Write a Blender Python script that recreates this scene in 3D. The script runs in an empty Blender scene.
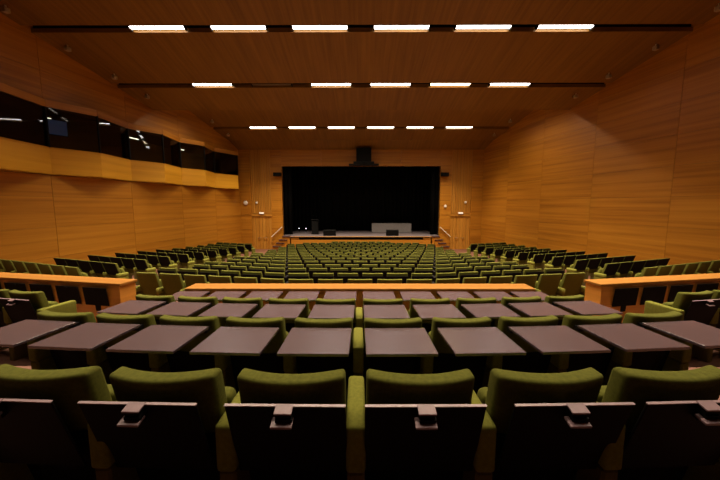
import bpy, bmesh, math, random
from mathutils import Matrix, Vector
R = math.radians
random.seed(7)
scene = bpy.context.scene
C = scene.collection
HZ = 3.47                       # eye height above the floor in front of the stage
S = 0.52                        # seat spacing

# ------------------------------------------------------------------ materials
def new_mat(name):
    m = bpy.data.materials.new(name); m.use_nodes = True
    nt = m.node_tree
    return m, nt, nt.nodes['Principled BSDF']
def ramp(nt, src, stops):
    r = nt.nodes.new('ShaderNodeValToRGB')
    el = r.color_ramp.elements
    el[0].position, el[0].color = stops[0][0], (*stops[0][1], 1)
    el[1].position, el[1].color = stops[1][0], (*stops[1][1], 1)
    for p, c in stops[2:]:
        e = el.new(p); e.color = (*c, 1)
    nt.links.new(src, r.inputs['Fac'])
    return r.outputs['Color']
def noise(nt, vec, scale, detail=3, rough=.55):
    n = nt.nodes.new('ShaderNodeTexNoise')
    n.inputs['Scale'].default_value = scale
    n.inputs['Detail'].default_value = detail
    n.inputs['Roughness'].default_value = rough
    nt.links.new(vec, n.inputs['Vector'])
    return n.outputs['Fac']
def mapped(nt, src, sc):
    mp = nt.nodes.new('ShaderNodeMapping')
    mp.inputs['Scale'].default_value = sc
    nt.links.new(src, mp.inputs['Vector'])
    return mp.outputs['Vector']
def mathn(nt, op, a, b):
    n = nt.nodes.new('ShaderNodeMath'); n.operation = op
    for i, v in enumerate((a, b)):
        if isinstance(v, (int, float)): n.inputs[i].default_value = v
        else: nt.links.new(v, n.inputs[i])
    return n.outputs[0]
def wood(name, dark, mid, light, rough=.42, along=.13, across=6.0, spec=.35):
    m, nt, b = new_mat(name)
    uv = nt.nodes.new('ShaderNodeUVMap').outputs['UV']
    n1 = noise(nt, mapped(nt, uv, (along, across, 1)), 1, 4, .6)
    n2 = noise(nt, mapped(nt, uv, (along * 5, across * 9, 1)), 1, 2)
    n3 = noise(nt, mapped(nt, uv, (.12, .45, 1)), 1, 1)
    f = mathn(nt, 'ADD', mathn(nt, 'MULTIPLY', n1, .62), mathn(nt, 'MULTIPLY', n2, .14))
    f = mathn(nt, 'ADD', f, mathn(nt, 'MULTIPLY', n3, .24))
    col = ramp(nt, f, [(.35, dark), (.65, light), (.5, mid)])
    nt.links.new(col, b.inputs['Base Color'])
    b.inputs['Roughness'].default_value = rough
    b.inputs['Specular IOR Level'].default_value = spec
    return m
def plain(name, col, rough=.5, metal=0, spec=.5, var=0.12, scale=25, bump=0, bscale=400):
    m, nt, b = new_mat(name)
    tc = nt.nodes.new('ShaderNodeTexCoord').outputs['Object']
    n = noise(nt, tc, scale, 3)
    lo = tuple(c * (1 - var) for c in col); hi = tuple(min(1, c * (1 + var)) for c in col)
    nt.links.new(ramp(nt, n, [(.3, lo), (.7, hi)]), b.inputs['Base Color'])
    b.inputs['Roughness'].default_value = rough
    b.inputs['Metallic'].default_value = metal
    b.inputs['Specular IOR Level'].default_value = spec
    if bump:
        bp = nt.nodes.new('ShaderNodeBump'); bp.inputs['Strength'].default_value = bump
        bp.inputs['Distance'].default_value = .002
        nt.links.new(noise(nt, tc, bscale, 2), bp.inputs['Height'])
        nt.links.new(bp.outputs['Normal'], b.inputs['Normal'])
    return m
def emit(name, col, strength):
    m, nt, b = new_mat(name)
    b.inputs['Base Color'].default_value = (.8, .8, .8, 1)
    b.inputs['Emission Color'].default_value = (*col, 1)
    b.inputs['Emission Strength'].default_value = strength
    return m
M = {}
M['wall'] = wood('wall_veneer', (.265, .094, .007), (.42, .165, .013), (.50, .212, .02))
M['fascia'] = wood('booth_veneer', (.58, .27, .016), (.68, .33, .022), (.74, .38, .03), across=4)
M['ceil'] = wood('ceiling_veneer', (.155, .068, .009), (.21, .096, .012), (.26, .122, .017), rough=.55, along=.3, across=9)
M['parapet'] = wood('parapet_veneer', (.54, .225, .035), (.66, .29, .05), (.74, .34, .06), rough=.35)
M['cap'] = wood('cap_veneer', (.26, .108, .017), (.32, .138, .024), (.37, .16, .03), rough=.6, spec=.15)
M['door'] = wood('door_veneer', (.40, .165, .018), (.50, .22, .028), (.58, .27, .04), across=5)
M['back'] = wood('dark_rear_veneer', (.05, .02, .004), (.08, .03, .005), (.10, .04, .008))
M['seam'] = plain('seam_shadow_gap', (.07, .028, .006), .8)
M['floor'] = wood('floor_boards', (.12, .05, .032), (.17, .078, .052), (.21, .10, .07), rough=.5, across=10)
M['green'] = plain('olive_wool', (.110, .112, .018), .95, spec=.15, var=.18, scale=60, bump=.5)
M['arm'] = plain('olive_wool_armrest', (.162, .162, .026), .95, spec=.15, var=.15, scale=60, bump=.5)
M['armrear'] = plain('arm_side_felt', (.125, .10, .03), .95, spec=.1, var=.15, scale=60)
M['tablet'] = plain('tablet_laminate', (.088, .051, .060), .27, spec=1.0, var=.08, scale=9)
M['tablet'].node_tree.nodes['Principled BSDF'].inputs['IOR'].default_value = 1.9
M['edge'] = plain('tablet_edge_highlight', (.34, .23, .25), .35)
M['dark'] = plain('tablet_underside', (.0045, .0038, .004), .7, spec=.1)
M['latch'] = plain('hinge_plastic', (.24, .15, .165), .45)
M['black'] = plain('black_paint', (.005, .005, .005), .7, spec=.12)
M['drape'] = plain('black_drape', (.005, .005, .005), .95, spec=.05)
M['stagefloor'] = plain('stage_boards', (.17, .14, .15), .5, var=.15, scale=2)
M['grey'] = plain('grey_tablecloth', (.23, .215, .215), .9, spec=.1)
M['tread'] = plain('dark_red_treads', (.04, .010, .008), .7)
M['rail'] = plain('pale_rail', (.78, .70, .60), .35)
M['white'] = plain('white_plastic', (.80, .74, .66), .4)
M['beige'] = plain('beige_plastic', (.34, .26, .17), .5)
M['steel'] = plain('brushed_steel', (.55, .52, .48), .3, metal=1)
M['lampbody'] = plain('lamp_body', (.009, .008, .008), .6, spec=.15)
M['reflector'] = plain('lamp_reflector', (.55, .5, .45), .35)
M['off'] = plain('unlit_diffuser', (.11, .075, .05), .5)
LAMP = 12
WATT = 158
M['lamp'] = emit('lamp_light', (1.0, .92, .86), LAMP)
M['lampstep'] = emit('lamp_light_step', (1.0, .80, .58), LAMP)
M['lampdim'] = emit('lamp_light_dimmed', (1.0, .86, .7), 2.0)
M['lampwarm'] = emit('lamp_light_yellow', (1.0, .76, .46), LAMP)
M['lampfill'] = emit('booth_fill_light', (1, .85, .65), 8)
M['led'] = emit('stage_pinlight', (.9, .9, 1), 5)
M['sign'] = emit('sign_light', (1, .85, .6), .5)
M['reflection'] = emit('reflection_glow', (.25, .4, 1), .07)
def glass_mat():
    m, nt, b = new_mat('booth_glass')
    out = nt.nodes['Material Output']; nt.nodes.remove(b)
    tr = nt.nodes.new('ShaderNodeBsdfTransparent'); tr.inputs['Color'].default_value = (.50, .53, .50, 1)
    gl = nt.nodes.new('ShaderNodeBsdfGlossy'); gl.inputs['Roughness'].default_value = .02
    gl.inputs['Color'].default_value = (.95, .95, .95, 1)
    fr = nt.nodes.new('ShaderNodeFresnel'); fr.inputs['IOR'].default_value = 1.5
    mx = nt.nodes.new('ShaderNodeMixShader')
    nt.links.new(fr.outputs[0], mx.inputs[0]); nt.links.new(tr.outputs[0], mx.inputs[1]); nt.links.new(gl.outputs[0], mx.inputs[2])
    nt.links.new(mx.outputs[0], out.inputs['Surface'])
    return m
M['glass'] = glass_mat()

# ------------------------------------------------------------------ mesh helpers
class MB:
    """collects shapes with uv in metres; build() links them as ONE mesh object"""
    def __init__(self):
        self.bm = bmesh.new(); self.uv = self.bm.loops.layers.uv.new('UVMap'); self.mats = []
    def mi(self, m):
        if m not in self.mats: self.mats.append(m)
        return self.mats.index(m)
    def _uvface(self, f, off, grain=None):
        n = f.normal
        ax = max(range(3), key=lambda i: abs(n[i]))
        for l in f.loops:
            c = l.vert.co
            uv = (c.y, c.z) if ax == 0 else (c.x, c.z) if ax == 1 else (c.x, c.y)
            if grain == 'y' and ax == 2: uv = (c.y, c.x)
            if grain == 'z': uv = (uv[1], uv[0])
            l[self.uv].uv = (uv[0] + off[0], uv[1] + off[1])
    def box(self, lo, hi, m, mat4=None, bevel=0, seg=2, grain=None, cuts=0, deform=None, off=None):
        b = bmesh.new()
        vs = [b.verts.new((x, y, z)) for x in (lo[0], hi[0]) for y in (lo[1], hi[1]) for z in (lo[2], hi[2])]
        for q in ((0, 1, 3, 2), (4, 6, 7, 5), (0, 4, 5, 1), (2, 3, 7, 6), (0, 2, 6, 4), (1, 5, 7, 3)):
            b.faces.new([vs[i] for i in q])
        bmesh.ops.recalc_face_normals(b, faces=b.faces)
        if cuts:
            for k in range(1, cuts + 1):
                x = lo[0] + (hi[0] - lo[0]) * k / (cuts + 1)
                bmesh.ops.bisect_plane(b, geom=b.verts[:] + b.edges[:] + b.faces[:], plane_co=(x, 0, 0), plane_no=(1, 0, 0))
        if bevel:
            es = [e for e in b.edges if len(e.link_faces) == 2 and e.link_faces[0].normal.dot(e.link_faces[1].normal) < .5]
            bmesh.ops.bevel(b, geom=es, offset=bevel, segments=seg, affect='EDGES', profile=.5)
        if deform:
            for v in b.verts: v.co = Vector(deform(v.co.x, v.co.y, v.co.z))
        return self.absorb(b, m, mat4, grain, off)
    def absorb(self, b, m, mat4=None, grain=None, off=None, smooth=False):
        b.normal_update()
        if off is None: off = (random.uniform(0, 40), random.uniform(0, 40))
        mi = self.mi(m); mp = {}
        for v in b.verts: mp[v] = self.bm.verts.new(v.co)
        out = []
        for f in b.faces:
            nf = self.bm.faces.new([mp[v] for v in f.verts]); nf.material_index = mi; nf.normal_update()
            nf.smooth = smooth
            self._uvface(nf, off, grain); out.append(nf)
        if mat4 is not None:
            for v in mp.values(): v.co = mat4 @ v.co
        b.free()
        return out
    def prism(self, pts, z0, z1, m, grain=None, mat4=None):
        """pts counter-clockwise (x,y)"""
        b = bmesh.new()
        lo = [b.verts.new((x, y, z0)) for x, y in pts]; hi = [b.verts.new((x, y, z1)) for x, y in pts]
        b.faces.new(lo[::-1]); b.faces.new(hi); n = len(pts)
        for i in range(n): b.faces.new([lo[i], lo[(i + 1) % n], hi[(i + 1) % n], hi[i]])
        bmesh.ops.recalc_face_normals(b, faces=b.faces)
        return self.absorb(b, m, mat4, grain)
    def hexa(self, bot, top, m, grain=None):
        b = bmesh.new()
        lo = [b.verts.new(p) for p in bot]; hi = [b.verts.new(p) for p in top]
        n = len(bot)
        b.faces.new(lo[::-1]); b.faces.new(hi)
        for i in range(n): b.faces.new([lo[i], lo[(i + 1) % n], hi[(i + 1) % n], hi[i]])
        bmesh.ops.recalc_face_normals(b, faces=b.faces)
        return self.absorb(b, m, None, grain)
    def tube(self, p0, p1, r, m, seg=10, r1=None):
        p0, p1 = Vector(p0), Vector(p1); d = p1 - p0
        b = bmesh.new()
        bmesh.ops.create_cone(b, cap_ends=True, segments=seg, radius1=r, radius2=r if r1 is None else r1, depth=d.length)
        q = Vector((0, 0, 1)).rotation_difference(d.normalized()).to_matrix().to_4x4()
        return self.absorb(b, m, Matrix.Translation((p0 + p1) / 2) @ q, smooth=False)
    def sphere(self, c, r, m, sc=(1, 1, 1)):
        b = bmesh.new(); bmesh.ops.create_uvsphere(b, u_segments=14, v_segments=8, radius=r)
        return self.absorb(b, m, Matrix.Translation(c) @ Matrix.Diagonal((*sc, 1)), smooth=True)
    def mesh(self, name):
        me = bpy.data.meshes.new(name); self.bm.normal_update(); self.bm.to_mesh(me); self.bm.free()
        for m in self.mats: me.materials.append(m)
        return me
    def build(self, name, parent=None):
        o = bpy.data.objects.new(name, self.mesh(name)); C.objects.link(o)
        if parent: o.parent = parent
        return o
def tag(o, label=None, cat=None, group=None, kind=None):
    if label: o['label'] = label
    if cat: o['category'] = cat
    if group: o['group'] = group
    if kind: o['kind'] = kind
    return o
def empty(name, loc, rz=0):
    o = bpy.data.objects.new(name, None); C.objects.link(o); o.empty_display_size = .1
    o.location = loc; o.rotation_euler = (0, 0, rz); return o
def structure(mb, name, parent=None):
    o = mb.build(name, parent)
    o['kind'] = 'structure'
    return o
def W(x, y, h): return (x, y, h + HZ)     # h is measured from the eye level
def wallx(y): return 12.9 - .16 * y

# ------------------------------------------------------------------ camera
cam = bpy.data.cameras.new('camera'); co = bpy.data.objects.new('camera', cam); C.objects.link(co)
cam.sensor_width = 36; cam.lens = 16; cam.clip_start = .05; cam.clip_end = 200
co.location = W(.022, 0, 0); co.rotation_euler = (R(90 - 6.42), 0, R(.23))
scene.camera = co

# ------------------------------------------------------------------ seat rows (heights and distances)
TH, FP = R(6.42), 320.0
def tan_down(v): return ((v - 240) * math.cos(TH) + FP * math.sin(TH)) / (FP * math.cos(TH) - (v - 240) * math.sin(TH))
TOPS = [279, 273, 268, 264.4, 260.8, 257.9, 255.6, 253.7, 252.0, 250.3, 248.7, 247.1, 245.5, 243.9, 242.6, 241.4]
BACK = .88                      # height of a backrest above its floor
ROWS = []                       # (y, drop of the backrest top below the eye)
for k, v in enumerate(TOPS):
    t = tan_down(v); d = 1.124 * (5 + k); y = d / (math.cos(TH) + math.sin(TH) * t)
    ROWS.append((y, y * t))
def drop_at(y):
    if y <= ROWS[0][0]: return ROWS[0][1] + (y - ROWS[0][0]) * .12
    for (a, da), (b, db) in zip(ROWS, ROWS[1:]):
        if a <= y <= b: return da + (db - da) * (y - a) / (b - a)
    return ROWS[-1][1]
REAR = [(1.225, .675), (2.31, .85), (3.40, 1.03)]
FRONT_FLOOR = -ROWS[-1][1] - BACK       # ~ -3.47

# ------------------------------------------------------------------ floor
fl = MB()
def slab(x0, x1, y0, y1, h):
    fl.box(W(x0, y0, -5.2), W(x1, y1, h), M['floor'])
slab(-14, 14, -3.2, 1.08, -.675 - BACK + .17)
ys = [1.08, 2.16, 3.25, 4.76]
for i in range(3): slab(-14, 14, ys[i], ys[i + 1], -REAR[i][1] - BACK)
for k in range(16):
    y0 = 4.76 if k == 0 else ROWS[k][0] - .17
    y1 = ROWS[k + 1][0] - .17 if k < 15 else 24.1
    slab(-5.55, 5.55, y0, y1, -ROWS[k][1] - BACK)
SIDE = [(7.54 + 1.217 * j) for j in range(11)]
A20 = R(20)
for sx in (-1, 1):
    for j in range(-2, 12):
        yj = 7.54 + 1.217 * j
        h = -drop_at(yj) - BACK
        # strip in the turned frame of the side block
        ux, uy = sx * math.cos(A20), math.sin(A20)          # outward along the row
        fx, fy = -sx * math.sin(A20), math.cos(A20)         # facing the stage
        p = 1.217 * math.cos(A20)
        ox, oy = sx * 6.76, yj
        pts = []
        for a, f in ((-1.3, -.17), (6.2, -.17), (6.2, p - .17), (-1.3, p - .17)):
            pts.append((ox + ux * a + fx * f, oy + uy * a + fy * f))
        if j == 11: pts[2] = (pts[1][0] + fx * 6, pts[1][1] + fy * 6); pts[3] = (pts[0][0] + fx * 4, pts[0][1] + fy * 4)
        fl.prism(pts, -5.2 + HZ, h + HZ, M['floor'])
structure(fl, 'floor')

# ------------------------------------------------------------------ walls
ROWH = [-5.14, -4.06, -2.98, -1.90, -.82, .26, 1.34, 2.42, 3.5, 4.58, 5.66, 6.74, 7.82, 8.9]
SEAM = [-1.2, 2.0, 5.2, 8.38, 11.55, 14.82, 18.05, 21.1, 24.1]
def side_wall(mb, sx, h0, h1, back=True):
    """veneer panels with narrow gaps on the splayed side wall between two heights"""
    for y0, y1 in zip(SEAM, SEAM[1:]):
        for a, b in zip(ROWH, ROWH[1:]):
            a2, b2 = max(a, h0), min(b, h1)
            if b2 - a2 < .05: continue
            g = .006
            pts = []
            p0 = Vector((sx * wallx(y0 + g), y0 + g)); p1 = Vector((sx * wallx(y1 - g), y1 - g))
            n = Vector((sx * .987, .158))
            q0, q1 = p0 + n * .04, p1 + n * .04
            L = (p1 - p0).length; off = (random.uniform(0, 60), random.uniform(0, 60))
            bm = bmesh.new()
            v = [bm.verts.new((p.x, p.y, z + HZ)) for z in (a2 + g * .6, b2 - g * .6) for p in (p0, p1, q1, q0)]
            for q in ((0, 1, 5, 4), (1, 2, 6, 5), (2, 3, 7, 6), (3, 0, 4, 7), (4, 5, 6, 7), (3, 2, 1, 0)):
                bm.faces.new([v[i] for i in q])
            bmesh.ops.recalc_face_normals(bm, faces=bm.faces)
            mb.absorb(bm, M['wall'], off=off)
    # backing
    n = Vector((sx * .987, .158))
    a = Vector((sx * wallx(-3.2), -3.2)) + n * .03; b = Vector((sx * wallx(24.2), 24.2)) + n * .03
    c, d = b + n * .12, a + n * .12
    P = [a, b, c, d]
    mb.hexa([(p.x, p.y, h0 + HZ) for p in P], [(p.x, p.y, h1 + HZ) for p in P], M['seam'])
w = MB(); side_wall(w, 1, -5.14, 9.5); structure(w, 'wall_right')
w = MB(); side_wall(w, -1, -5.14, 1.02); structure(w, 'wall_left')
w = MB(); side_wall(w, -1, 3.45, 9.5); structure(w, 'wall_left.001')
w = MB(); w.box(W(-14, -3.4, -3), W(14, -3.2, 9.6), M['back']); structure(w, 'wall_back')

# stage end wall: flanks, door bays, header
WY = 24.1
PX, PT, SF = 5.9, 2.79, -2.37          # proscenium half width, head height, stage floor
w = MB()
def flank_panel(x0, x1, h0, h1, y=WY, m='wall', grain=None):
    w.box(W(x0, y, h0), W(x1, y + .25, h1), M[m], grain=grain)
for sx in (-1, 1):
    for a, b in zip(ROWH, ROWH[1:]):
        if a > 4.5: continue
        for x0, x1 in ((8.22, 9.3), (PX, 6.7)):
            flank_panel(min(sx * x0, sx * x1), max(sx * x0, sx * x1), a + .006, b - .006)
hs = [-5.9, -2.95, 0, 2.95, 5.9]
for x0, x1 in zip(hs, hs[1:]): flank_panel(x0 + .005, x1 - .005, PT, 4.7)
w.box(W(-9.5, WY + .2, PT), W(9.5, WY + .4, 7.6), M['seam'])
for sx in (-1, 1):
    w.box(W(min(sx * PX, sx * 9.5), WY + .24, -5), W(max(sx * PX, sx * 9.5), WY + .4, PT), M['seam'])
structure(w, 'wall_front')
# door bays
for i, sx in enumerate((-1, 1)):
    w = MB()
    xs = sorted((sx * 6.7, sx * 8.22))
    for k in range(12):            # slatted panel above the doors
        a = xs[0] + (xs[1] - xs[0]) * k / 12; b = xs[0] + (xs[1] - xs[0]) * (k + 1) / 12
        w.box(W(a + .012, WY + .12, -.72), W(b - .012, WY + .2, 4.2), M['door'], grain='z')
    structure(w, 'wall_front_slats' if i == 0 else 'wall_front_slats.001')
    w = MB(); w.box(W(xs[0], WY + .02, -.92), W(xs[1], WY + .24, -.74), M['door'])
    structure(w, 'trim_%d' % (i + 1))
    mid = sum(xs) / 2
    for q, (a, b) in enumerate(((xs[0], mid), (mid, xs[1]))):
        dn = 2 * i + q + 1
        m = MB()
        for k in range(3):
            c0 = a + (b - a) * k / 3; c1 = a + (b - a) * (k + 1) / 3
            m.box(W(c0 + .008, WY + .1, FRONT_FLOOR + .01), W(c1 - .008, WY + .2, -.93), M['door'], grain='z')
        d = structure(m, 'door_%d' % dn)
        m = MB()
        hx = mid - .22 if q == 0 else mid + .22
        m.tube(W(hx - .13, WY + .02, -2.55), W(hx + .13, WY + .02, -2.55), .02, M['steel'])
        for t in (-.12, .12): m.tube(W(hx + t, WY + .02, -2.55), W(hx + t, WY + .1, -2.55), .012, M['steel'])
        m.build('door_handle', d)

# ------------------------------------------------------------------ stage
w = MB()
w.box(W(-5.2, 23.4, SF - .035), W(5.2, 24.1, SF), M['stagefloor']); w.box(W(-PX, 24.1, SF - .12), W(PX, 31, SF), M['stagefloor'])
structure(w, 'floor_stage')
w = MB()
w.box(W(-5.15, 23.45, -5), W(-4.6, 23.7, SF - .12), M['wall']); w.box(W(4.6, 23.45, -5), W(5.15, 23.7, SF - .12), M['wall'])
w.box(W(-4.6, 23.45, -5), W(4.6, 23.7, SF - .26), M['wall'])
w.box(W(-4.6, 23.6, SF - .26), W(4.6, 23.7, SF - .035), M['black'])
w.box(W(-5.2, 23.38, SF - .035), W(5.2, 23.4, SF - .005), M['parapet'])
for sx in (-1, 1): w.box(W(sx * 5.175 - .02, 23.7, -5), W(sx * 5.175 + .02, 24.1, SF - .12), M['wall'])
structure(w, 'wall_stage_front')
w = MB()
w.box(W(-11, 31, SF), W(11, 31.2, 8), M['drape'])
w.box(W(-11, WY + .4, SF), W(-10.8, 31.2, 8), M['drape']); w.box(W(10.8, WY + .4, SF), W(11, 31.2, 8), M['drape'])
w.box(W(-11, WY + .4, 7.6), W(11, 31.2, 7.8), M['drape'])
w.box(W(-11, WY + .4, SF - .3), W(11, 31.2, SF - .14), M['drape'])
structure(w, 'wall_stage')
def curtain(name, x0, x1, y, h0, h1, label, amp=.07, per=.34):
    b = bmesh.new(); n = int((x1 - x0) / per * 8); prev = None
    for i in range(n + 1):
        x = x0 + (x1 - x0) * i / n
        yy = y + amp * math.sin(2 * math.pi * (x - x0) / per) + amp * .3 * math.sin(9.1 * x)
        cur = [b.verts.new(W(x, yy + dy, h)) for h in (h0, h1) for dy in (-.006, .006)]
        if prev:
            for q in ((0, 2), (3, 1), (2, 3), (1, 0)):
                b.faces.new([prev[q[0]], cur[q[0]], cur[q[1]], prev[q[1]]])
        prev = cur
    bmesh.ops.recalc_face_normals(b, faces=b.faces)
    m = MB(); m.absorb(b, M['drape'], smooth=True)
    return tag(m.build(name), label, 'curtain', 'black stage curtains')
curtain('stage_curtain', -PX - .2, -PX + .55, WY + .75, SF + .02, 4.4, 'black stage curtain hanging at the left edge of the stage opening')
curtain('stage_curtain', PX - .55, PX + .2, WY + .75, SF + .02, 4.4, 'black stage curtain hanging at the right edge of the stage opening')
curtain('stage_curtain', -9.8, 9.8, 28.4, SF + .02, 7, 'wide black backdrop curtain along the rear of the stage')

# lectern
t = empty('lectern', W(-3.62, 25.2, SF)); tag(t, 'dark upright lectern with microphones standing at left on the stage', 'lectern')
m = MB(); m.box((-.30, -.22, 0), (.30, .22, .06), M['black'], bevel=.01); m.build('base', t)
m = MB(); m.box((-.25, -.17, .06), (.25, .17, 1.02), M['black'], bevel=.012); m.build('body', t)
m = MB(); m.box((-.29, -.25, -.02), (.29, .25, .03), M['black'], Matrix.Translation((0, 0, 1.1)) @ Matrix.Rotation(R(-14), 4, 'X'), bevel=.008); m.build('top', t)
for s in (-1, 1):
    m = MB(); m.tube((s * .15, .15, 1.1), (s * .14, -.02, 1.42), .012, M['black'], 8); m.sphere((s * .14, -.03, 1.44), .035, M['black']); m.build('microphone', t)
# table with cloth
t = empty('draped_table', W(2.55, 27.0, SF)); tag(t, 'long table under a plain grey cloth at right on the stage', 'table')
m = MB(); m.box((-1.62, -.36, .70), (1.62, .36, .74), M['black']); m.build('tabletop', t)
for sx in (-1, 1):
    for sy in (-1, 1):
        m = MB(); m.tube((sx * 1.5, sy * .28, 0), (sx * 1.5, sy * .28, .70), .02, M['steel'], 8); m.build('leg', t)
def cloth_panel(m):
    b = bmesh.new(); ring = []
    def path():
        for i in range(41): yield (-1.64 + 3.28 * i / 40, -.38)
        for i in range(1, 9): yield (1.64, -.38 + .76 * i / 8)
        for i in range(1, 41): yield (1.64 - 3.28 * i / 40, .38)
        for i in range(1, 8): yield (-1.64, .38 - .76 * i / 8)
    P = list(path()); n = len(P)
    top = [b.verts.new((x, y, .75)) for x, y in P]
    bot = []
    for i, (x, y) in enumerate(P):
        k = 1 + .012 * math.sin(i * 1.3)
        bot.append(b.verts.new((x * (1 + .006 * math.sin(i * .9)), y * k * 1.04, .02)))
    b.faces.new(top)
    for i in range(n): b.faces.new([top[i], top[(i + 1) % n], bot[(i + 1) % n], bot[i]])
    bmesh.ops.recalc_face_normals(b, faces=b.faces)
    m.absorb(b, M['grey'])
m = MB(); cloth_panel(m)
o = m.build('tablecloth'); o.location = W(2.55, 27.0, SF)
tag(o, 'plain grey cloth hanging to the boards over the long stage table', 'tablecloth')
# stage monitors
for x, lab in ((-2.35, 'black wedge loudspeaker on the stage edge beside the lectern'), (2.35, 'black wedge loudspeaker on the stage edge before the grey table')):
    t = empty('stage_monitor', W(x, 23.95, SF)); tag(t, lab, 'loudspeaker', 'wedge loudspeakers on the stage edge')
    m = MB()
    m.hexa([(-.46, -.14, 0), (.46, -.14, 0), (.46, .22, 0), (-.46, .22, 0)], [(-.46, -.2, .40), (.46, -.2, .40), (.46, .02, .46), (-.46, .02, .46)], M['black'])
    m.build('cabinet', t)
    m = MB(); m.box((-.42, -.012, -.17), (.42, .0, .17), M['dark'], Matrix.Translation((0, -.18, .2)) @ Matrix.Rotation(R(9), 4, 'X')); m.build('grille', t)
    for s in (-1, 1):
        m = MB(); m.box((s * .3 - .05, -.1, -.0), (s * .3 + .05, .16, .02), M['black']); m.build('foot', t)
# pin lights low on the backdrop
for i, x in enumerate((-5.35, -4.75)):
    t = empty('floor_light', W(x, 27.6, SF)); tag(t, ('small white pin light on the stage floor nearer the left curtain', 'small white pin light on the stage floor nearer the lectern')[i], 'lamp', 'pin lights at stage left')
    m = MB(); m.box((-.05, -.05, 0), (.05, .05, .22), M['black']); m.build('stand', t)
    m = MB(); m.sphere((0, -.05, .27), .028, M['led']); m.build('bulb', t)
# hoist above the stage
t = empty('projector_lift', W(.2, 23.75, 2.78)); tag(t, 'black projector lift hanging over the middle of the stage opening', 'projector')
m = MB(); m.box((-.54, -.25, .25), (.54, .2, 1.23), M['black'], bevel=.015); m.build('housing', t)
m = MB(); m.box((-1.08, -.32, .0), (1.08, .3, .10), M['lampbody'], bevel=.01); m.box((-.75, -.3, .1), (.75, .28, .26), M['lampbody'], bevel=.02); m.build('tray', t)
m = MB(); m.tube((0, -.36, .14), (0, -.28, .14), .09, M['black'], 16); m.build('lens', t)
# black side loudspeakers at the proscenium head
for sx, side in ((-1, 'left'), (1, 'right')):
    t = empty('wall_loudspeaker', W(sx * 6.14, WY, 2.15)); tag(t, 'small black loudspeaker on the panel at the %s upper edge of the stage opening' % side, 'loudspeaker', 'black loudspeakers by the stage opening')
    m = MB(); m.box((-.28, -.4, -.12), (.28, -.08, .14), M['black'], bevel=.015); m.build('cabinet', t)
    m = MB(); m.box((-.05, -.08, -.08), (.05, 0, .1), M['black']); m.build('bracket', t)
    m = MB(); m.box((-.25, -.412, -.1), (.25, -.40, .12), M['dark']); m.build('grille', t)
# exit signs over the doors
for sx, side in ((-1, 'left'), (1, 'right')):
    t = empty('exit_sign', W(sx * 7.46, WY - .0, -.79)); tag(t, 'small white lit sign on the beam over the doors at the %s of the stage' % side, 'sign', 'signs over the doors')
    m = MB(); m.box((-.18, -.06, .05), (.18, 0.015, .18), M['white'], bevel=.006); m.build('housing', t)
    m = MB(); m.box((-.165, -.066, .06), (.165, -.06, .17), M['sign']); m.build('panel', t)
# round wall fixtures
FIX = [(-8.62, .08, .17, 'large round white fixture on the wood panel left of the left doors'),
       (-7.83, .09, .09, 'small round white fixture on the slats above the left doors'),
       (6.3, -.17, .11, 'round white fixture with a short bracket on the panel right of the stage opening'),
       (7.83, .13, .1, 'small round white fixture on the slats above the right doors')]
for x, h, r, lab in FIX:
    y = WY + (.12 if abs(x) < 8.2 and abs(x) > 6.7 else 0)
    t = empty('wall_light', W(x, y, h)); tag(t, lab, 'wall light', 'round wall fixtures by the stage')
    m = MB(); m.tube((0, 0, 0), (0, -.05, 0), r * .7, M['steel'], 18); m.build('base', t)
    m = MB(); m.sphere((0, -.07, 0), r, M['white'], (1, .4, 1)); m.build('cover', t)
# steps and handrails
for sx, side in ((-1, 'left'), (1, 'right')):
    t = empty('stage_steps', W(sx * 5.92, 23.62, FRONT_FLOOR)); tag(t, 'short flight of dark red steps climbing to the %s end of the stage' % side, 'steps', 'steps up to the stage')
    n = 5; rise = (SF - FRONT_FLOOR) / (n + .0)
    for k in range(n):
        xa = -sx * .38 + sx * .19 * k + (-.30); top = (SF - FRONT_FLOOR) - rise * k - .01
        y0 = -.16 * (k + 1); 
        m = MB(); m.box((xa, y0, top - .06), (xa + .60, y0 + .40, top), M['tread'], bevel=.008)
        st = m.build('tread', t)
        m = MB(); m.box((xa + .02, y0 + .04, 0.0), (xa + .58, y0 + .36, top - .06), M['wall']); m.build('riser', st)
    a = Vector((sx * 5.92, WY - .12, SF + .66)); b = Vector((sx * 6.75, WY - .12, SF - .1))
    t = empty('handrail', W(*a)); tag(t, 'pale sloping handrail on the wall over the steps %s of the stage' % side, 'handrail', 'handrails by the stage')
    m = MB(); m.tube((0, 0, 0), b - a, .03, M['rail'], 12); m.build('rail', t)
    for f in (.15, .85):
        p = (b - a) * f; m = MB(); m.tube(p, p + Vector((0, .12, -.02)), .012, M['steel'], 8); m.build('bracket', t)

# ------------------------------------------------------------------ ceiling
def ceil_h(y):      # main slope, down towards the stage
    return 5.77 - .225 * (y - 11.28)
d_h = lambda y: 4.83 + .235 * (21.1 - y)
def panel(y0, y1, h0, h1, name):
    w = MB()
    pitch = 1.2
    for k in range(-10, 10):            # boards along the hall
        def lim(x, y): return max(-wallx(y), min(wallx(y), x))
        a, b = k * pitch, (k + 1) * pitch
        if abs(a) >= wallx(y0) and abs(b) >= wallx(y0): continue
        P = [(lim(a, y0), y0, h0), (lim(b, y0), y0, h0), (lim(b, y1), y1, h1), (lim(a, y1), y1, h1)]
        bot = [W(*p) for p in P]; top = [(p[0], p[1], p[2] + .14) for p in bot]
        if P[2][0] - P[3][0] < .01:
            bot = bot[:3]; top = top[:3]
        w.hexa(bot, top, M['ceil'], grain='y')
    return structure(w, name)
SLOT = [(c - .14, c + .14) for c in (1.95, 5.06, 8.17, 11.28, 14.39, 21.1)]
lo_y = -3.2
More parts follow.
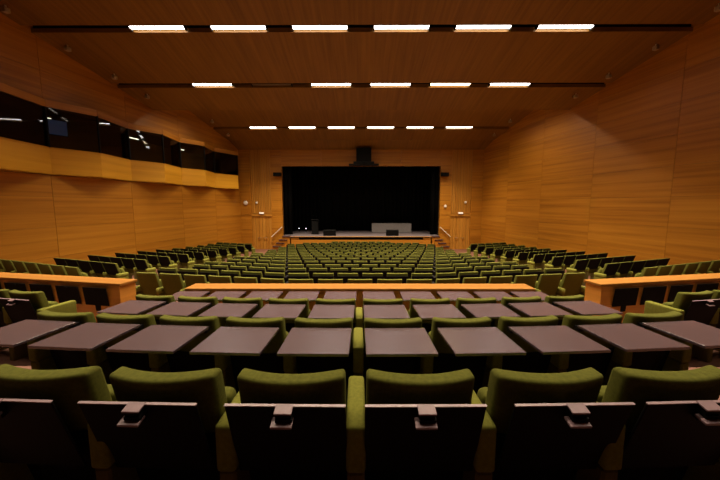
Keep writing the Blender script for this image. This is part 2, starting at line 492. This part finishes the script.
for q, (a, b) in enumerate(SLOT[:5]):
    panel(lo_y, a, ceil_h(lo_y) - (.02 if q else 0), ceil_h(a), 'ceiling.%03d' % (10 + q)); lo_y = b
panel(lo_y, 16.42, ceil_h(lo_y) - .02, ceil_h(16.42), 'ceiling.002')
panel(17.6, SLOT[5][0], d_h(17.6), d_h(SLOT[5][0]), 'ceiling.003')
panel(SLOT[5][1], 22.9, d_h(SLOT[5][1]) - .02, d_h(22.9), 'ceiling.004')
panel(22.9, 24.1, 4.44, 3.97, 'ceiling.005')
w = MB()
w.box(W(-14, -3.2, 9.4), W(14, 24.3, 9.6), M['black'])
for q, (y0, y1) in enumerate(SLOT):      # dark slots over the lamps
    h = (ceil_h if q < 5 else d_h)((y0 + y1) / 2) + .42
    x = wallx(y0); y0 -= .1; y1 += .1
    w.box(W(-x, y0, h), W(x, y1, h + .05), M['black'])
    w.box(W(-x, y0, h - .36), W(x, y0 + .03, h), M['black']); w.box(W(-x, y1 - .03, h - .36), W(x, y1, h), M['black'])
x = wallx(16.45)
w.box(W(-x, 16.36, ceil_h(16.42) + .12), W(x, 16.41, 5.75), M['ceil'])       # step behind the long panel
w.box(W(-x, 16.36, 5.70), W(x, 17.65, 5.75), M['ceil'])
w.box(W(-9.2, 22.85, 4.5), W(9.2, 22.9, 4.8), M['ceil'])
structure(w, 'ceiling.006')
# lamps
def lamp(x, y, h, wd, dp, lit, label, grp, power=1, spread=92):
    t = empty('ceiling_light', W(x, y, h)); tag(t, label, 'ceiling light', grp)
    m = MB(); m.box((-wd / 2 - .03, -dp / 2 - .01, .07), (wd / 2 + .03, dp / 2 + .01, .22), M['lampbody'])
    m.box((-wd / 2 - .03, -dp / 2 - .02, .0), (-wd / 2, dp / 2 + .02, .1), M['lampbody']); m.box((wd / 2, -dp / 2 - .02, .0), (wd / 2 + .03, dp / 2 + .02, .1), M['lampbody'])
    m.build('housing', t)
    m = MB(); m.box((-wd / 2, -dp / 2, .052), (wd / 2, dp / 2, .068), lit); m.build('diffuser', t)
    if lit is not M['off']:          # the louvre keeps the beam within a cone
        L = bpy.data.lights.new('lamp', 'AREA'); L.shape = 'RECTANGLE'; L.size = wd; L.size_y = dp
        L.energy = WATT * power; L.color = (1, .76, .42) if lit is M['lampwarm'] else (1, .81, .58); L.spread = R(spread)
        lo = bpy.data.objects.new('lamp', L); C.objects.link(lo); lo.parent = t; lo.location = (0, 0, .048)
ORD = ['first', 'second', 'third', 'fourth', 'fifth', 'sixth', 'seventh', 'eighth', 'ninth', 'tenth', 'eleventh', 'twelfth', 'thirteenth', 'fourteenth', 'fifteenth', 'sixteenth', 'seventeenth', 'eighteenth', 'nineteenth', 'twentieth']
STRIPS = ((1.95, ceil_h(1.95), 'above the viewer', 2.7, 1.79), (5.06, ceil_h(5.06), 'over the nearest rows', 2.7, 1.79), (8.17, ceil_h(8.17), 'over the rear seats', 2.7, 1.79), (11.28, ceil_h(11.28), 'nearest to the viewer', 2.685, 1.79), (14.39, ceil_h(14.39), 'in the middle', 2.545, 1.68), (21.1, d_h(21.1), 'nearest to the stage', 2.5, 1.68))
for ri, (y, hh, nm, pitch, wd) in enumerate(STRIPS):
    for i in range(6):
        x = (i - 2.5) * pitch
        off = ri == 4 and i == 1
        mt = M['off'] if off else M['lampwarm'] if ri == 4 and i == 4 else M['lamp']
        lab = 'unlit ceiling lamp, the only dark one of the middle strip' if off else '%s lamp from the left in the lit ceiling strip %s' % (ORD[i], nm)
        if ri < 3: mt = M['lampdim']
        lamp(x, y, hh - .035, wd, .17, mt, lab, 'lamps of the ceiling strip %s' % nm, (.09, .95, .6)[ri] if ri < 3 else 1)
for i in range(6):      # row of lamps tucked behind the step of the ceiling
    lamp((i - 2.5) * 2.9, 17.2, 5.16, 1.7, .2, M['lampstep'], 'ceiling lamp hidden behind the step of the ceiling, %s from the left' % ORD[i], 'lamps behind the ceiling step', .65, 150)
# small ceiling spots along the walls
for sx, side in ((-1, 'left'), (1, 'right')):
    for i, (y, o) in enumerate(((10.36, .5), (12.0, .58), (13.6, .73), (15.0, .88), (20.0, .7), (21.8, .62))):
        f = d_h if y > 17 else ceil_h
        x = sx * (wallx(y) - o)
        h = f(y) - .015
        t = empty('ceiling_spot', W(x, y, h)); tag(t, 'small beige spotlight under the ceiling by the %s wall, %s from the viewer' % (side, ORD[i]), 'spotlight', 'small spotlights along the %s wall' % side)
        m = MB(); m.tube((0, 0, .03), (0, 0, -.06), .025, M['white'], 10); m.build('stem', t)
        m = MB(); m.box((-.075, -.075, -.20), (.075, .075, -.06), M['beige'], Matrix.Rotation(R(sx * 12), 4, 'Z'), bevel=.015); m.build('head', t)

# ------------------------------------------------------------------ glazed booth on the left wall
ZV = []
for a, b in zip(SEAM[2:], SEAM[3:8]):
    ZV.append((a, 0)); ZV.append((a + .37 * (b - a), .57))
ZV += [(21.1, 0), (22.75, .57), (23.5, 0)]
def zpt(y, d, out=0): # point on the left wall line, d into the room
    return Vector((-wallx(y) + .987 * (d + out), y + .158 * (d + out)))
ZP = [zpt(y, d, .05) for y, d in ZV]
def zig_band(mb, h0, h1, th, m, out=0.0):
    for p, q in zip(ZP, ZP[1:]):
        n = Vector(((q - p).y, -(q - p).x)).normalized()
        a, b = p + n * out, q + n * out
        c, d = b - n * th, a - n * th
        mb.hexa([(v.x, v.y, h0 + HZ) for v in (a, b, c, d)], [(v.x, v.y, h1 + HZ) for v in (a, b, c, d)], m)
w = MB(); zig_band(w, 1.04, 2.0, .07, M['fascia'])
for p, q, (y0, _), (y1, _) in zip(ZP, ZP[1:], ZV, ZV[1:]):       # underside and sill
    r, s = zpt(y1, -.1), zpt(y0, -.1)
    for h in (1.04, 1.95):
        w.hexa([(v.x, v.y, h + HZ) for v in (p, q, r, s)], [(v.x, v.y, h + .04 + HZ) for v in (p, q, r, s)], M['fascia'])
structure(w, 'trim_3')
w = MB(); zig_band(w, 3.38, 3.62, .07, M['wall'], .02)
for p, q, (y0, _), (y1, _) in zip(ZP, ZP[1:], ZV, ZV[1:]):
    r, s = zpt(y1, -.1), zpt(y0, -.1)
    for h in (3.40, 3.58):
        w.hexa([(v.x, v.y, h + HZ) for v in (p, q, r, s)], [(v.x, v.y, h + .03 + HZ) for v in (p, q, r, s)], M['wall'])
structure(w, 'trim_4')
for i, (p, q) in enumerate(zip(ZP, ZP[1:])):
    m = MB()
    n = Vector(((q - p).y, -(q - p).x)).normalized()
    a, b = p - n * .03, q - n * .03; c, d = b - n * .012, a - n * .012
    m.hexa([(v.x, v.y, 1.99 + HZ) for v in (a, b, c, d)], [(v.x, v.y, 3.40 + HZ) for v in (a, b, c, d)], M['glass'])
    o = structure(m, 'window_%d' % (i + 1))
    m = MB(); m.box((p.x - .03, p.y - .03, 1.99 + HZ), (p.x + .02, p.y + .03, 3.40 + HZ), M['black']); m.build('window_frame', o)
# rooms behind the glass
n = Vector((-.987, -.158))
def back(y, k): v = Vector((-wallx(y), y)) + n * k; return v
w = MB()
P = [back(2.0, .1), back(24, .1), back(24, 3.2), back(2.0, 3.2)]
P = P[::-1]
w.hexa([(v.x, v.y, .9 + HZ) for v in P], [(v.x, v.y, 1.0 + HZ) for v in P], M['floor'])
w.hexa([(v.x, v.y, 3.6 + HZ) for v in P], [(v.x, v.y, 3.7 + HZ) for v in P], M['seam'])
Q = [back(2.0, 3.0), back(24, 3.0), back(24, 3.2), back(2.0, 3.2)][::-1]
w.hexa([(v.x, v.y, .9 + HZ) for v in Q], [(v.x, v.y, 3.7 + HZ) for v in Q], M['door'])
for y in (2.0, 8.3, 14.6, 21.0, 23.8):
    Q = [back(y, .12), back(y + .12, .12), back(y + .12, 3.2), back(y, 3.2)][::-1]
    w.hexa([(v.x, v.y, .9 + HZ) for v in Q], [(v.x, v.y, 3.7 + HZ) for v in Q], M['door'])
structure(w, 'wall_booth')
# blue glowing panel added to stand for a reflection in the booth glass
p = back(12.7, 1.1)
for i, y in enumerate((9.2, 12.6, 16.6, 19.9)):  # lamps added to brighten the dim rooms behind the glass
    p = back(y, 1.3)
    t = empty('booth_fill_lamp', (p.x, p.y, 3.28 + HZ), R(80)); tag(t, 'slim added fill lamp behind the booth glass, %s from the viewer' % ORD[i], 'ceiling light', 'added fill lamps in the booth')
    m = MB(); m.box((-.5, -.05, .03), (.5, .05, .09), M['lampbody']); m.build('housing', t)
    m = MB(); m.box((-.48, -.03, 0), (.48, .03, .03), M['lampfill']); m.build('tube', t)
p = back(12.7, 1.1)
t = empty('reflection_panel', (p.x, p.y, 2.95 + HZ), R(62)); tag(t, 'wide bluish glowing panel added as a reflection in the booth glass on the left wall', 'reflection')
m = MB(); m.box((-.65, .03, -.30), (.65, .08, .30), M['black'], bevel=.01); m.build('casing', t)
m = MB(); m.box((-.62, .0, -.27), (.62, .03, .27), M['reflection']); m.build('panel', t)

# ------------------------------------------------------------------ parapets with writing tablets
def fold_tablet_mesh(lit_edge): 
    m = MB()
    m.box((-.225, -.005, -.38), (.225, .005, 0), M['dark'], bevel=.003, seg=1)
    if lit_edge: m.box((-.2255, -.0052, -.003), (.2255, .0052, .0012), M['edge'])  # paler strip paints the light caught along the top edge
    return m.mesh('writing_tablet')
def open_tablet_mesh():
    m = MB(); m.box((-.215, -.40, -.018), (.215, 0, 0), M['tablet'], bevel=.0015, seg=1)
    m.box((-.214, -.398, -.0185), (.214, -.002, -.017), M['dark'])
    m.box((-.20, -.0, -.05), (-.12, .05, -.018), M['dark']); m.box((.12, -.0, -.05), (.20, .05, -.018), M['dark'])
    return m.mesh('writing_tablet')
FT, FT2, OT = fold_tablet_mesh(True), fold_tablet_mesh(False), open_tablet_mesh()
def hinge_mesh():
    m = MB()
    m.box((-.034, -.045, -.004), (.034, .010, .006), M['latch'], bevel=.002)
    m.box((-.030, -.040, -.032), (.030, .0, -.004), M['black'])
    m.box((-.030, -.05, -.055), (.034, .0, -.03), M['black'])
    m.box((-.046, -.075, -.062), (.036, -.02, -.048), M['latch'], bevel=.003)
    m.box((-.03, -.03, -.09), (.03, .0, -.055), M['black'])
    return m.mesh('hinge')
HM = hinge_mesh()
def obj(name, me, parent, loc=(0, 0, 0), rot=(0, 0, 0)):
    o = bpy.data.objects.new(name, me); C.objects.link(o); o.parent = parent; o.location = loc; o.rotation_euler = rot; return o
CAPH = -1.193
t = empty('parapet', W(0, 4.58, -REAR[2][1] - BACK)); tag(t, 'long wooden parapet across the middle before the lower seats with six or more open tablets behind it', 'parapet')
t['label'] = 'long orange wood parapet in the middle with raised writing tablets along its rear'
zb = 0; zt = CAPH + REAR[2][1] + BACK
m = MB()
for k in range(5):
    m.box((-2.45 + .98 * k + .002, -.13, 0), (-2.45 + .98 * (k + 1) - .002, .14, zt - .04), M['parapet'])
m.build('body', t)
m = MB(); m.box((-2.49, -.145, zt - .04), (2.49, .15, zt), M['cap'], bevel=.006); m.build('cap', t)
for k in range(10):
    x = -2.34 + .52 * k
    obj('writing_tablet', OT, t, (x, -.165, zt - .035))
for sx, side in ((-1, 'left'), (1, 'right')):
    ang = R(10.7) * -sx * -1      # left: outward end further away
    t = empty('parapet', W(sx * 3.58, 4.84, -REAR[2][1] - BACK), -sx * -1 * R(10.7) if False else (R(-10.7) if sx < 0 else R(10.7)))
    tag(t, 'orange wood parapet at %s with folded dark writing tablets on its rear face' % side, 'parapet')
    L = 7.2
    def bx(a, b, y0, y1, z0, z1, **kw):
        lo, hi = sorted((sx * a, sx * b))
        return (lo, y0, z0), (hi, y1, z1)
    m = MB()
    for k in range(7):
        lo, hi = bx(.03 + 1.02 * k, .03 + 1.02 * (k + 1) - .004, -.135, .14, 0, zt - .04); m.box(lo, hi, M['parapet'])
    m.build('body', t)
    m = MB(); lo, hi = bx(0, L, -.15, .155, zt - .04, zt); m.box(lo, hi, M['cap'], bevel=.006); m.build('cap', t)
    for k in range(6):
        x = sx * (.45 + .52 * k)
        tb = obj('writing_tablet', FT2, t, (x, -.175, zt - .075), (R(6), 0, 0))
        tb.scale = (.97, 1, .76)
        tb['label'] = 'dark folded tablet'
        m = MB(); m.box((-.03, -.01, -.05), (.03, .06, -.02), M['black']); m.build('bracket', tb)
        m = MB(); m.box((-.05, .0, -.62), (.05, .04, -.36), M['dark']); m.build('support_arm', tb)

# ------------------------------------------------------------------ auditorium seats
REC = math.tan(R(17))
def lean(x, y, z, cv=.05): # recline and concave curve
    return (x, y + (BACK - z) * REC + cv * (x / .215) ** 2 * max(0, min(1, (z - .3) / .4)), z)
def back_mesh(seg=4, cuts=9, th=.088, bv=.022, cv=.05):
    m = MB(); m.box((-.217, -th, .36), (.217, 0, BACK), M['green'], bevel=bv, seg=seg, cuts=cuts, deform=lambda x, y, z: lean(x, y, z, cv))
    me = m.mesh('backrest')
    for p in me.polygons: p.use_smooth = True
    return me
def shell_mesh():
    m = MB(); m.box((-.222, -.103, .03), (.222, -.0895, .60), M['dark'], bevel=.005, seg=1, cuts=7, deform=lean); return m.mesh('rear_shell')
def seat_mesh(seg=3):
    m = MB(); m.box((-.21, .012, .40), (.21, .11, .71), M['green'], bevel=.03, seg=seg, deform=lambda x, y, z: (x, y + (BACK - z) * REC + .03, z))
    me = m.mesh('seat')
    for p in me.polygons: p.use_smooth = True
    return me
AH = .685
def arm_mesh(seg=3, ln=.33, top=AH):
    m = MB()
    m.box((-.04, -.06, .48), (.04, ln, top), M['arm'], bevel=.016, seg=seg)
    me = m.mesh('armrest')
    for p in me.polygons: p.use_smooth = True
    return me
def arm_panel_mesh(ln=.31):
    m = MB(); m.box((-.035, -.05, 0), (.035, ln, .478), M['armrear'], bevel=.01, seg=1); return m.mesh('arm_panel')
def end_panel_mesh(ln=.32):
    m = MB(); m.box((-.037, -.055, .02), (.037, ln, .478), M['arm'], bevel=.012, seg=1); m.box((-.03, -.02, 0), (.03, ln - .02, .03), M['armrear']); return m.mesh('arm_panel')
BK, SH, ST, AR, AP, EP = back_mesh(), shell_mesh(), seat_mesh(), arm_mesh(), arm_panel_mesh(), end_panel_mesh()
BK2, ST2, AR2, AP2, EP2 = back_mesh(2, 5, .06, .009, .02), seat_mesh(1), arm_mesh(1, .25, .59), arm_panel_mesh(.23), end_panel_mesh(.24)
def gap_filler_mesh():  # dark filler added to darken the gap at the block ends
    m = MB(); m.box((-.03, -.07, 0), (.03, .16, .80), M['dark'], bevel=.006, seg=1, deform=lambda x, y, z: (x, y + (.80 - z) * .12, z)); return m.mesh('gap_filler')
PM = gap_filler_mesh()
FOLD = ((0, -.118, BACK - .066), (R(17), 0, 0))
FOLD3 = ((0, -.072, BACK + .004), (R(17), 0, 0))
FOLD2 = ((0, -.085, BACK - .05), (R(17), 0, 0))
count = {'n': 0}
def rear_seat(x, y, h, rz, label, group, tablet, right_arm=False, left_arm=True, end=0, shift=0):
    t = empty('auditorium_seat', W(x, y, h), rz); tag(t, label, 'seat', group)
    obj('backrest', BK, t); obj('rear_shell', SH, t); obj('seat', ST, t)
    for on, s in ((left_arm, -1), (right_arm, 1)):
        if on:
            a = obj('armrest', AR, t, (s * S / 2, 0, 0)); obj('arm_panel', EP if end == s else AP, a)
    if tablet == 'open':
        tb = obj('writing_tablet', OT, t, (0, -.098, BACK - .035))
        tb['label'] = 'raised mauve writing tablet'
    elif tablet == 'folded':
        tb = obj('writing_tablet', FT, t, (shift, FOLD[0][1], FOLD[0][2]), FOLD[1])
        obj('hinge', HM, tb, (.0, -.004, .0)).scale = (.95, .8, .72); tb['label'] = 'folded dark writing tablet'
    return t
RR = 20.0
NM = ['nearest', 'second', 'third']
for r, (y0, dr) in enumerate(REAR):
    n = 3 if r == 0 else 5
    for sx in (-1, 1):
        for i in range(n):
            rad = 30.0 if r == 0 else RR
            s = (i + .5) * S; ph = s / rad
            x, y = rad * math.sin(ph), y0 + rad * (1 - math.cos(ph))
            side = 'left' if sx < 0 else 'right'
            if r == 0: lab = 'green seat with folded tablet, nearest row, %s %s of the central armrest' % (ORD[i], side)
            else: lab = 'green seat, raised mauve tablet, %s row from the viewer, %s %s of centre' % (NM[r], ORD[i], side)
            # one armrest between neighbours; the middle one belongs to the first seat on the right
            la = True if sx > 0 else i < n
            if sx < 0: left, right = True, False
            else: left, right = (i == 0), True
            end = (-1 if sx < 0 else 1) if i == n - 1 else 0
            rear_seat(sx * x, y, -dr - BACK, sx * ph, lab, 'seats of the rear block', 'folded' if r == 0 else 'open', right, left, end, .012 if (sx > 0 and i == 2) else sx * .034 * i)
for sx, side in ((-1, 'left'), (1, 'right')):
    a = R(10.7)
    for i in range(2):
        bx_, by_ = sx * 3.73, 3.66
        q = .26 + .52 * i
        x, y = bx_ + sx * math.cos(a) * q, by_ + math.sin(a) * q
        lab = 'green seat behind the %s parapet, %s' % (side, ('with its green armrest beside the aisle', 'cut by the picture edge, second from the aisle')[i])
        end = 0
        left = sx > 0 or i >= 0; 
        if sx < 0: la, ra = True, i == 0
        else: la, ra = i == 0, True
        rear_seat(x, y, -1.03 - BACK, a * sx, lab, 'seats behind the side parapets', 'folded', ra, la, (-sx if i == 0 else 0))

# lower hall: list every seat, the nearest 300 become objects of their own
LIST = []
def rowname(k): return ORD[k]
NL = [6, 6, 5, 5, 4, 4, 3, 3, 2, 2, 1, 1, 0, 0, 0, 0]
A6 = R(10.7)
for k, (y, dr) in enumerate(ROWS):
    n = 5 + k
    if k == 14: n = 15
    if k == 15: n = 8
    for i in range(n):
        x = (i - (n - 1) / 2) * S
        LIST.append(dict(x=x, y=y, h=-dr - BACK, rz=0, tab=k > 0, ends=(), side=-1 if i else 0, gap_filler=(-1,) if i == 0 else (1,) if i == n - 1 else (),
            label='green seat, centre block, %s row beyond the parapet, %s from the left' % (ORD[k], ORD[i]), group='seats of the centre block'))
    for sx, side in ((-1, 'left'), (1, 'right')):
        for i in range(NL[k]):
            q = (i + .5) * S
            x0 = .26 * (5 + k) + .0
            LIST.append(dict(x=sx * (x0 + math.cos(A6) * q), y=y + math.sin(A6) * q, h=-dr - BACK, rz=sx * A6, tab=k > 0,
                ends=(), side=sx if i < NL[k] - 0 else 0, label='green seat, %s row beyond the parapet, %s outward in the %s wing' % (ORD[k], ORD[i], side), group='seats of the %s wing' % side))
for j, yj in enumerate(SIDE):
    h = -drop_at(yj) - BACK
    for sx, side in ((-1, 'left'), (1, 'right')):
        n = 7 if j == 0 else 5
        for i in range(n):
            q = (i + .5) * .565
            LIST.append(dict(x=sx * (6.76 + math.cos(A20) * q), y=yj + math.sin(A20) * q, h=h + .03, rz=sx * A20, tab=j > 0,
                ends=(-sx,) if i == 0 else (), side=sx,
                label='dark-backed seat, %s row of the block by the %s wall, %s from aisle' % (ORD[j], side, ORD[i]), group='seats of the block by the %s wall' % side))
LIST.sort(key=lambda e: math.hypot(e['x'], e['y']))
lim = 300 - 30
far = MB(); fb = far.bm
def add_mesh(me, mat4):
    off = [far.mi(m) for m in me.materials]
    b = bmesh.new(); b.from_mesh(me); mp = {}
    for v in b.verts: mp[v.index] = fb.verts.new(mat4 @ v.co)
    for f in b.faces:
        nf = fb.faces.new([mp[v.index] for v in f.verts]); nf.material_index = off[f.material_index]; nf.smooth = f.smooth
    b.free()
for idx, e in enumerate(LIST):
    arms = ([(e['side'], 0)] if e['side'] else []) + [(s, 1) for s in e['ends']]
    if idx < lim:
        t = empty('auditorium_seat', W(e['x'], e['y'], e['h']), e['rz']); tag(t, e['label'], 'seat', e['group'])
        if 'wall' in e['group']: t.scale = (1.085, 1, 1)
        obj('backrest', BK2, t); obj('seat', ST2, t)
        sd = 'wall' in e['group']
        if e['tab']: obj('writing_tablet', FT2, t, *(FOLD3 if sd else FOLD2)).scale = (1.08 if sd else 1, 1, 1)
        for s, en in arms:
            a = obj('armrest', AR2, t, (s * S / 2, 0, 0)); obj('arm_panel', EP2 if en else AP2, a)
        for s in e.get('gap_filler', ()): obj('gap_filler', PM, t, (s * S / 2, 0, 0))
    else:
        m4 = Matrix.Translation(W(e['x'], e['y'], e['h'])) @ Matrix.Rotation(e['rz'], 4, 'Z') @ Matrix.Diagonal((1.085 if 'wall' in e['group'] else 1, 1, 1, 1))
        add_mesh(BK2, m4); add_mesh(ST2, m4)
        if e['tab']: add_mesh(FT2, m4 @ Matrix.Translation(FOLD2[0]) @ Matrix.Rotation(FOLD2[1][0], 4, 'X'))
        for s in e.get('gap_filler', ()): add_mesh(PM, m4 @ Matrix.Translation((s * S / 2, 0, 0)))
        for s, en in arms:
            add_mesh(AR2, m4 @ Matrix.Translation((s * S / 2, 0, 0))); add_mesh(EP2 if en else AP2, m4 @ Matrix.Translation((s * S / 2, 0, 0)))
o = far.build('auditorium_seats'); tag(o, 'distant rows of small green seats in front of the stage', 'seats', kind='stuff')

# ------------------------------------------------------------------ world and view
wd = bpy.data.worlds.new('world'); scene.world = wd; wd.use_nodes = True
wd.node_tree.nodes['Background'].inputs['Color'].default_value = (0, 0, 0, 1)
vs = scene.view_settings
vs.view_transform = 'Standard'; vs.look = 'None'; vs.exposure = 0; vs.gamma = 1; vs.use_curve_mapping = False
scene.cycles.max_bounces = 8; scene.cycles.diffuse_bounces = 5
